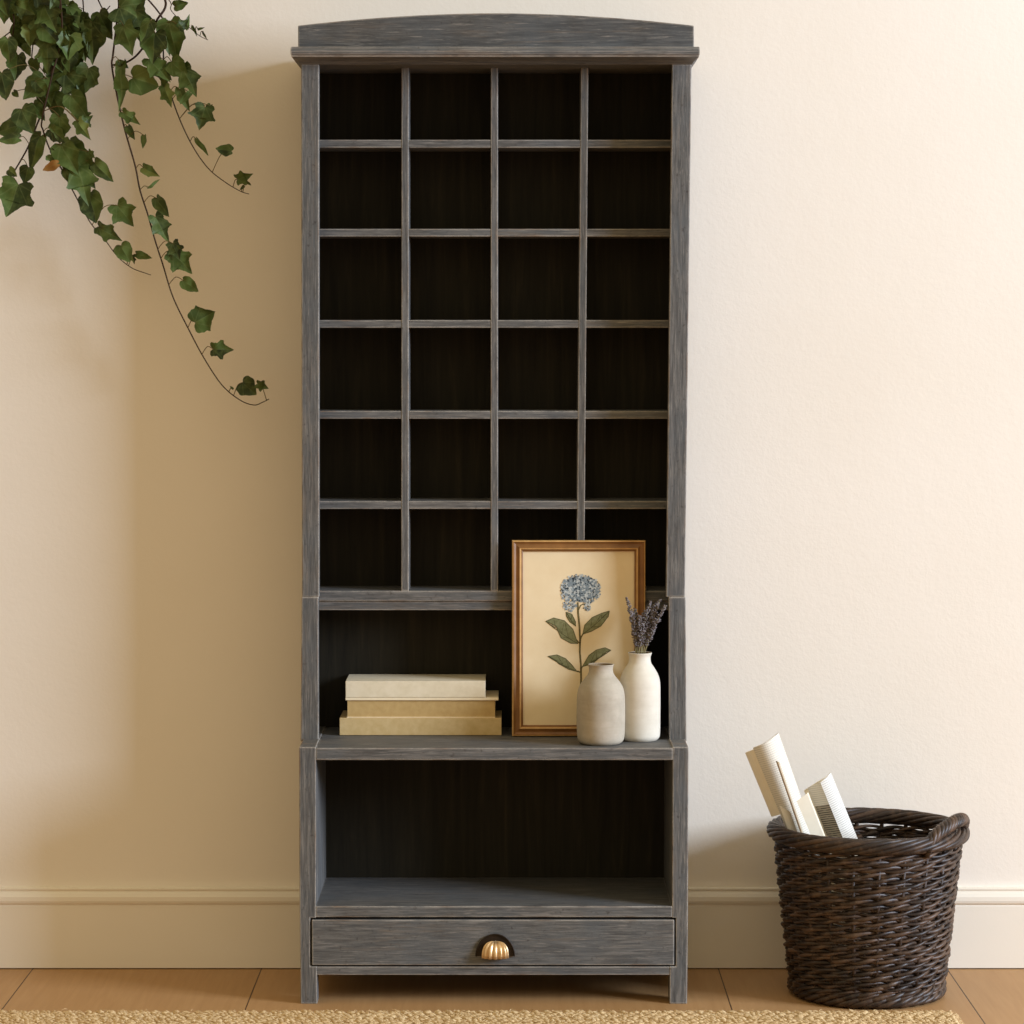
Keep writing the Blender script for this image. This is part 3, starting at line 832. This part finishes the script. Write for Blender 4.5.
def vine(path, leaves, r0_, r1_, Y0, Y1, seed, start=True):
    """path: photo points of the stem; leaves: (base u,v, tip u,v, width, kind, tilt)"""
    rng = random.Random(seed); n = len(path)
    pts = [at(u, v, Y0 + (Y1 - Y0) * i / (n - 1)) for i, (u, v) in enumerate(path)]
    dx = pts[0].x - pot_c.x; k = max(-1, min(1, dx / .11)); c_ = math.sqrt(1 - (k * .75) ** 2); e_ = Vector((k * .75, -c_, 0))
    pc = Vector((pot_c.x, -.13, pot_c.z))
    pts = [pc + e_ * .03 + Vector((0, 0, .034)), pc + e_ * .06 + Vector((0, 0, .064)), pc + e_ * .098 + Vector((0, 0, .050)), pc + e_ * .106 + Vector((0, 0, -.03)), Vector((pc.x + e_.x * .13, min(-.243, pc.y + e_.y * .112), pc.z - .09))] + pts
    sp = spline(pts); N = len(sp)
    m = MB(); m.tube(sp, [1.25 * (r0_ + (r1_ - r0_) * i / (N - 1)) for i in range(N)], 7)
    st = m.build('vine', M['stem'], ivy, smooth=True)
    f = MB(); pe = MB()
    for lf in leaves:
        bu, bv, tu, tv, wf, kd = lf[:6]; tl = lf[6] if len(lf) > 6 else rng.uniform(-.35, .35); mi = lf[7] if len(lf) > 7 else 0
        near = min(sp, key=lambda p: (p - at(bu, bv, p.y)).length - .12 * (p.z - at(bu, bv, p.y).z > 0) * min(.02, p.z - at(bu, bv, p.y).z))
        Yl = near.y - rng.uniform(.006, .03)
        cu, cv = (bu + tu) / 2, (bv + tv) / 2; G = 1.08
        base = at(cu + (bu - cu) * G, cv + (bv - cv) * G, Yl); tip = at(cu + (tu - cu) * G, cv + (tv - cv) * G, Yl - rng.uniform(-.012, .012)); wf = wf * 1.05
        add_leaf(f, base, tip, wf, kd, rng, rng.uniform(.1, .6), tl, mi)
        d = base - near
        if d.length < .12:
            mid = near.lerp(base, .5) + Vector((0, -.004, .25 * d.length))
            pe.tube(spline([near, mid, base], 4), .00085, 5)
    if leaves:
        f.add(pe.v, pe.f, 2)
        f.build('foliage', [M['leaf'], M['browned'], M['petiole']], st, smooth=True)
    return st

# the long central runner
vine([(118, -4), (117, 20), (113, 55), (112, 66), (117, 95), (125, 130), (135, 165), (140, 190), (148, 215), (155, 240), (163, 265), (173, 297), (188, 328), (204, 358), (222, 385), (240, 400), (254, 405), (263, 402), (269, 399)],
     [(134, 78, 158, 86, 1.05, 'h', .2), (122, 68, 121, 109, .28, 'l', .3), (121, 8, 150, 24, .95, 'l', -.2), (124, 27, 131, 53, .75, 'l', .3), (136, 12, 146, 40, .7, 'l', .2),
      (124, 113, 139, 124, .55, 'l', .3), (128, 127, 134, 139, .55, 'h', .3), (144, 136, 143, 148, .5, 'h', .5), (144, 168, 158, 176, .55, 'l', .3),
      (157, 199, 168, 216, .62, 'h', .4), (156, 218, 168, 241, .55, 'l', -.2), (173, 244, 179, 259, .8, 'l', .2), (174, 254, 191, 272, .75, 'l', .1),
      (184, 281, 198, 291, .75, 'h', .2), (196, 322, 214, 312, 1.05, 'l', .1), (214, 349, 232, 350, .75, 'l', .2), (243, 383, 255, 394, 1.15, 'h', .1), (258, 384, 268, 388, .8, 'l', .3),
      (120, 62, 128, 68, .7, 'h', .3), (233, 389, 230, 386, .5, 'h', .3), (149, 187, 160, 180, .3, 'h', .9)],
     .0021, .0007, -.155, -.10, 1)
# thick stem curving across to it
vine([(163, -4), (156, 22), (148, 40), (137, 55), (125, 63), (113, 65)], [(150, 22, 142, 42, .7, 'h', .4), (155, 34, 152, 62, .8, 'l', .2), (146, 33, 157, 58, .7, 'l', .5)], .0026, .0014, -.16, -.15, 2)
# right runner
vine([(160, 14), (163, 40), (164, 70), (168, 85), (178, 115), (192, 145), (208, 168), (225, 182), (240, 191), (249, 194)],
     [(170, 24, 176, 60, .62, 'l', .2), (163, 26, 170, 52, .6, 'l', -.3), (180, 27, 188, 20, .9, 'l', .5), (150, 60, 168, 80, .55, 'l', .1), (166, 66, 162, 90, .5, 'l', .4), (172, 62, 186, 76, .95, 'h', .3), (184, 70, 196, 95, .6, 'l', .2),
      (165, 88, 171, 106, .6, 'l', .3), (180, 90, 188, 110, .45, 'l', .2), (190, 93, 180, 103, .45, 'h', .2), (205, 108, 199, 128, .9, 'l', .1), (210, 106, 208, 119, .6, 'h', .6), (197, 140, 208, 155, .3, 'h', .5),
      (231, 151, 217, 149, .75, 'h', .2), (238, 179, 251, 175, .75, 'l', .3), (244, 186, 240, 190, .6, 'h', .5), (247, 182, 251, 186, .5, 'h', .5)],
     .0019, .0006, -.165, -.10, 3)
# fine tendril at the top right
vine([(165, -4), (171, 10), (180, 20), (190, 28), (200, 36), (208, 40)], [(186, 28, 189, 15, .35, 'h', .4), (175, 6, 187, 3, .75, 'h', .2), (193, 27, 197, 36, .3, 'h', .4), (198, 29, 204, 28, .35, 'h', .6), (203, 32, 206, 39, .3, 'h', .6)], .0010, .0005, -.15, -.11, 4)
# left-centre runner
vine([(62, 30), (52, 75), (42, 120), (43, 130), (48, 145), (53, 155), (62, 170), (66, 178), (75, 195), (82, 208), (92, 225), (105, 240), (118, 257), (132, 268), (145, 273), (151, 275)],
     [(62, 146, 76, 172, .75, 'l', .2), (70, 148, 92, 186, .6, 'l', .1), (52, 155, 70, 166, .6, 'l', .2), (78, 168, 88, 202, .6, 'l', -.2), (66, 172, 86, 192, .4, 'h', .3), (90, 196, 96, 222, .85, 'h', .2),
      (95, 163, 111, 181, .6, 'h', .2), (89, 152, 95, 158, .6, 'l', .3), (118, 206, 132, 225, .85, 'l', .1), (100, 228, 120, 240, .55, 'l', .3), (121, 246, 129, 261, .95, 'h', .1), (137, 254, 151, 258, .5, 'h', .2), (133, 256, 134, 264, .5, 'l', .2),
      (57, 164, 43, 170, .6, 'h', .2, 1), (52, 130, 66, 142, .7, 'l', .3), (60, 118, 60, 142, .75, 'l', .2), (82, 124, 92, 116, .7, 'l', .2), (78, 122, 88, 138, .55, 'l', .2)],
     .0018, .0006, -.17, -.10, 5)
# left runner
vine([(60, 20), (52, 70), (48, 95), (38, 122), (28, 147), (18, 165), (8, 181), (-2, 192)],
     [(18, 186, 8, 215, 1.0, 'l', .1), (20, 194, 32, 202, .9, 'l', .1), (28, 168, 24, 183, .95, 'h', .1), (9, 170, 16, 176, .9, 'h', .2), (40, 137, 29, 168, .5, 'h', .3), (18, 126, -4, 132, .75, 'h', .1), (18, 138, -2, 140, .6, 'h', .4), (22, 110, 32, 132, .95, 'h', .1),
      (2, 74, 6, 99, .8, 'h', .2), (42, 80, 24, 98, .8, 'l', .1), (36, 82, 50, 98, .6, 'h', .2), (14, 92, 19, 97, .7, 'h', .2), (34, 104, 44, 120, .7, 'h', .2)],
     .0022, .0011, -.15, -.10, 6)
# the dense mass below the pot: several short vines carrying overlapping leaves
spec = [(35, 13, 30, 38, .95, 'h', .1), (8, 40, 9, 62, .8, 'h', .1), (18, 56, 15, 79, .75, 'l', .2), (34, 60, 36, 74, .8, 'h', .2), (50, 42, 62, 70, .8, 'l', .1), (70, 44, 74, 72, .7, 'l', .2),
        (78, 22, 84, 58, .7, 'l', .1), (92, 24, 92, 62, .5, 'l', .2), (100, 14, 110, 38, .75, 'h', .3), (40, 34, 44, 52, .8, 'l', .2), (54, 66, 78, 92, .6, 'l', .1), (66, 74, 86, 100, .65, 'l', .2),
        (72, 96, 88, 118, .75, 'h', .2), (54, 96, 62, 118, .8, 'h', .2), (78, 112, 90, 126, .7, 'l', .2), (48, 80, 50, 104, .7, 'l', .3), (60, 44, 66, 22, .7, 'l', .2), (64, 20, 60, 48, .8, 'l', .2),
        (45, 6, 54, 30, .8, 'l', .3), (20, 2, 14, 24, 1.0, 'h', .2), (6, 0, 3, 22, .9, 'l', .2), (68, 70, 80, 84, .3, 'h', .2), (26, 44, 30, 56, .7, 'h', .4), (60, 58, 48, 76, .7, 'l', .2), (45, 92, 40, 112, .7, 'h', .2)]
rngm = random.Random(77)
def ok(u, v):
    if v > 100 or u > 97: return False
    if 78 < u < 102 and 2 < v < 17: return False
    if u < 12 and 16 < v < 37: return False
    if 12 < u < 22 and 27 < v < 42: return False
    if 30 < u < 42 and 46 < v < 64: return False
    if u < 12 and 58 < v < 78: return False
    if 12 < u < 32 and 66 < v < 92: return False
    if u < 40 and v > 60: return False
    if v > 55 and u < 46: return False
    return True
extra = []
while len(extra) < 44:
    u, v = rngm.uniform(-8, 96), rngm.uniform(-12, 72)
    if rngm.random() > 1.15 - v / 95: continue
    s = rngm.uniform(17, 29); a = rngm.gauss(1.45, .5); tu, tv = u + s * math.cos(a), v + s * math.sin(a)
    if ok(u, v) and ok(tu, tv) and ok((u + tu) / 2, (v + tv) / 2): extra.append((u, v, tu, tv, rngm.uniform(.7, .98), rngm.choice('lllh')))
allm = spec + extra
paths = [[(10, -6), (14, 20), (12, 45), (16, 60)], [(36, -6), (36, 20), (33, 44), (31, 66)], [(58, -6), (60, 25), (62, 55), (70, 84), (80, 112)], [(82, -6), (84, 22), (88, 44)], [(28, -5), (22, 20), (10, 32), (-4, 42)], [(96, -6), (104, 10), (110, 6)]]
buckets = [[] for _ in paths]
for l in allm:
    k = min(range(len(paths)), key=lambda i: min((p[0] - l[0]) ** 2 + (p[1] - l[1]) ** 2 for p in paths[i])); buckets[k].append(l)
for i, (p, lv) in enumerate(zip(paths, buckets)):
    vine(p, lv, .0018, .0009, -.17 + .012 * i, -.13 + .01 * i, 30 + i)

# pot and bracket the ivy grows from, just above the photo's edge
r = .085
m = MB(); m.lathe([(0, 0), (.055, 0), (.060, .004), (r - .008, .085), (r - .008, .092), (r, .093), (r, .115), (r - .008, .116), (r - .011, .100), (.06, .095), (0, .094)], (pot_c.x, -.13, pot_c.z - .075), 40)
po = thing('plant_pot', 'terracotta pot the ivy trails from, on its wall bracket', 'plant pot', (pot_c.x, -.13, pot_c.z - .075))
m.build('pot_body', M['pot'], po, smooth=False, bevel=.002)
m = MB(); m.lathe([(0, .094), (.068, .094), (.070, .100), (.03, .104), (0, .105)], (pot_c.x, -.13, pot_c.z - .075), 32); m.build('soil', M['soil'], po)
sh = thing('wall_bracket', 'small oak wall bracket carrying the ivy pot', 'shelf', (pot_c.x, -.11, pot_c.z - .095))
m = MB(); m.box(pot_c.x - .09, pot_c.x + .09, -.205, -.0, pot_c.z - .095, pot_c.z - .075); m.build('bracket_board', M['oak'], sh, bevel=.002)

# ------------------------------------------------------------------ light: a big window to the right behind the camera, warm room light all round
wl = bpy.data.worlds.new('world'); bpy.context.scene.world = wl; wl.use_nodes = True
wn_ = wl.node_tree.nodes; wk_ = wl.node_tree.links
bg = wn_['Background']; bg.inputs[1].default_value = .66
tc_ = wn_.new('ShaderNodeTexCoord'); sp_ = wn_.new('ShaderNodeSeparateXYZ'); rp_ = wn_.new('ShaderNodeValToRGB'); ma_ = wn_.new('ShaderNodeMapRange')
ma_.inputs[1].default_value = -1; ma_.inputs[2].default_value = 1
wk_.new(tc_.outputs['Generated'], sp_.inputs[0]); wk_.new(sp_.outputs[2], ma_.inputs[0]); wk_.new(ma_.outputs[0], rp_.inputs[0]); wk_.new(rp_.outputs[0], bg.inputs[0])
e_ = rp_.color_ramp.elements
e_[0].position = .0; e_[0].color = (.45, .34, .19, 1); e_[1].position = 1; e_[1].color = (1.25, 1.05, .68, 1)
for p_, c_ in ((.5, (.62, .49, .305, 1)), (.62, (1.0, .82, .52, 1))):
    q_ = e_.new(p_); q_.color = c_
def area(name, loc, tgt, sx, sy, power, col):
    l = bpy.data.lights.new(name, 'AREA'); l.shape = 'RECTANGLE'; l.size = sx; l.size_y = sy; l.energy = power; l.color = col
    o = bpy.data.objects.new(name, l); C.objects.link(o); o.location = loc
    o.rotation_euler = (Vector(tgt) - Vector(loc)).to_track_quat('-Z', 'Y').to_euler(); return o
D = Vector((2.15, -1, .54)).normalized()
area('window_light', Vector((0, -.15, 1.0)) + D * 7.5, (0, -.15, 1.0), 2.1, 2.1, 815, (.69, .81, 1.0))
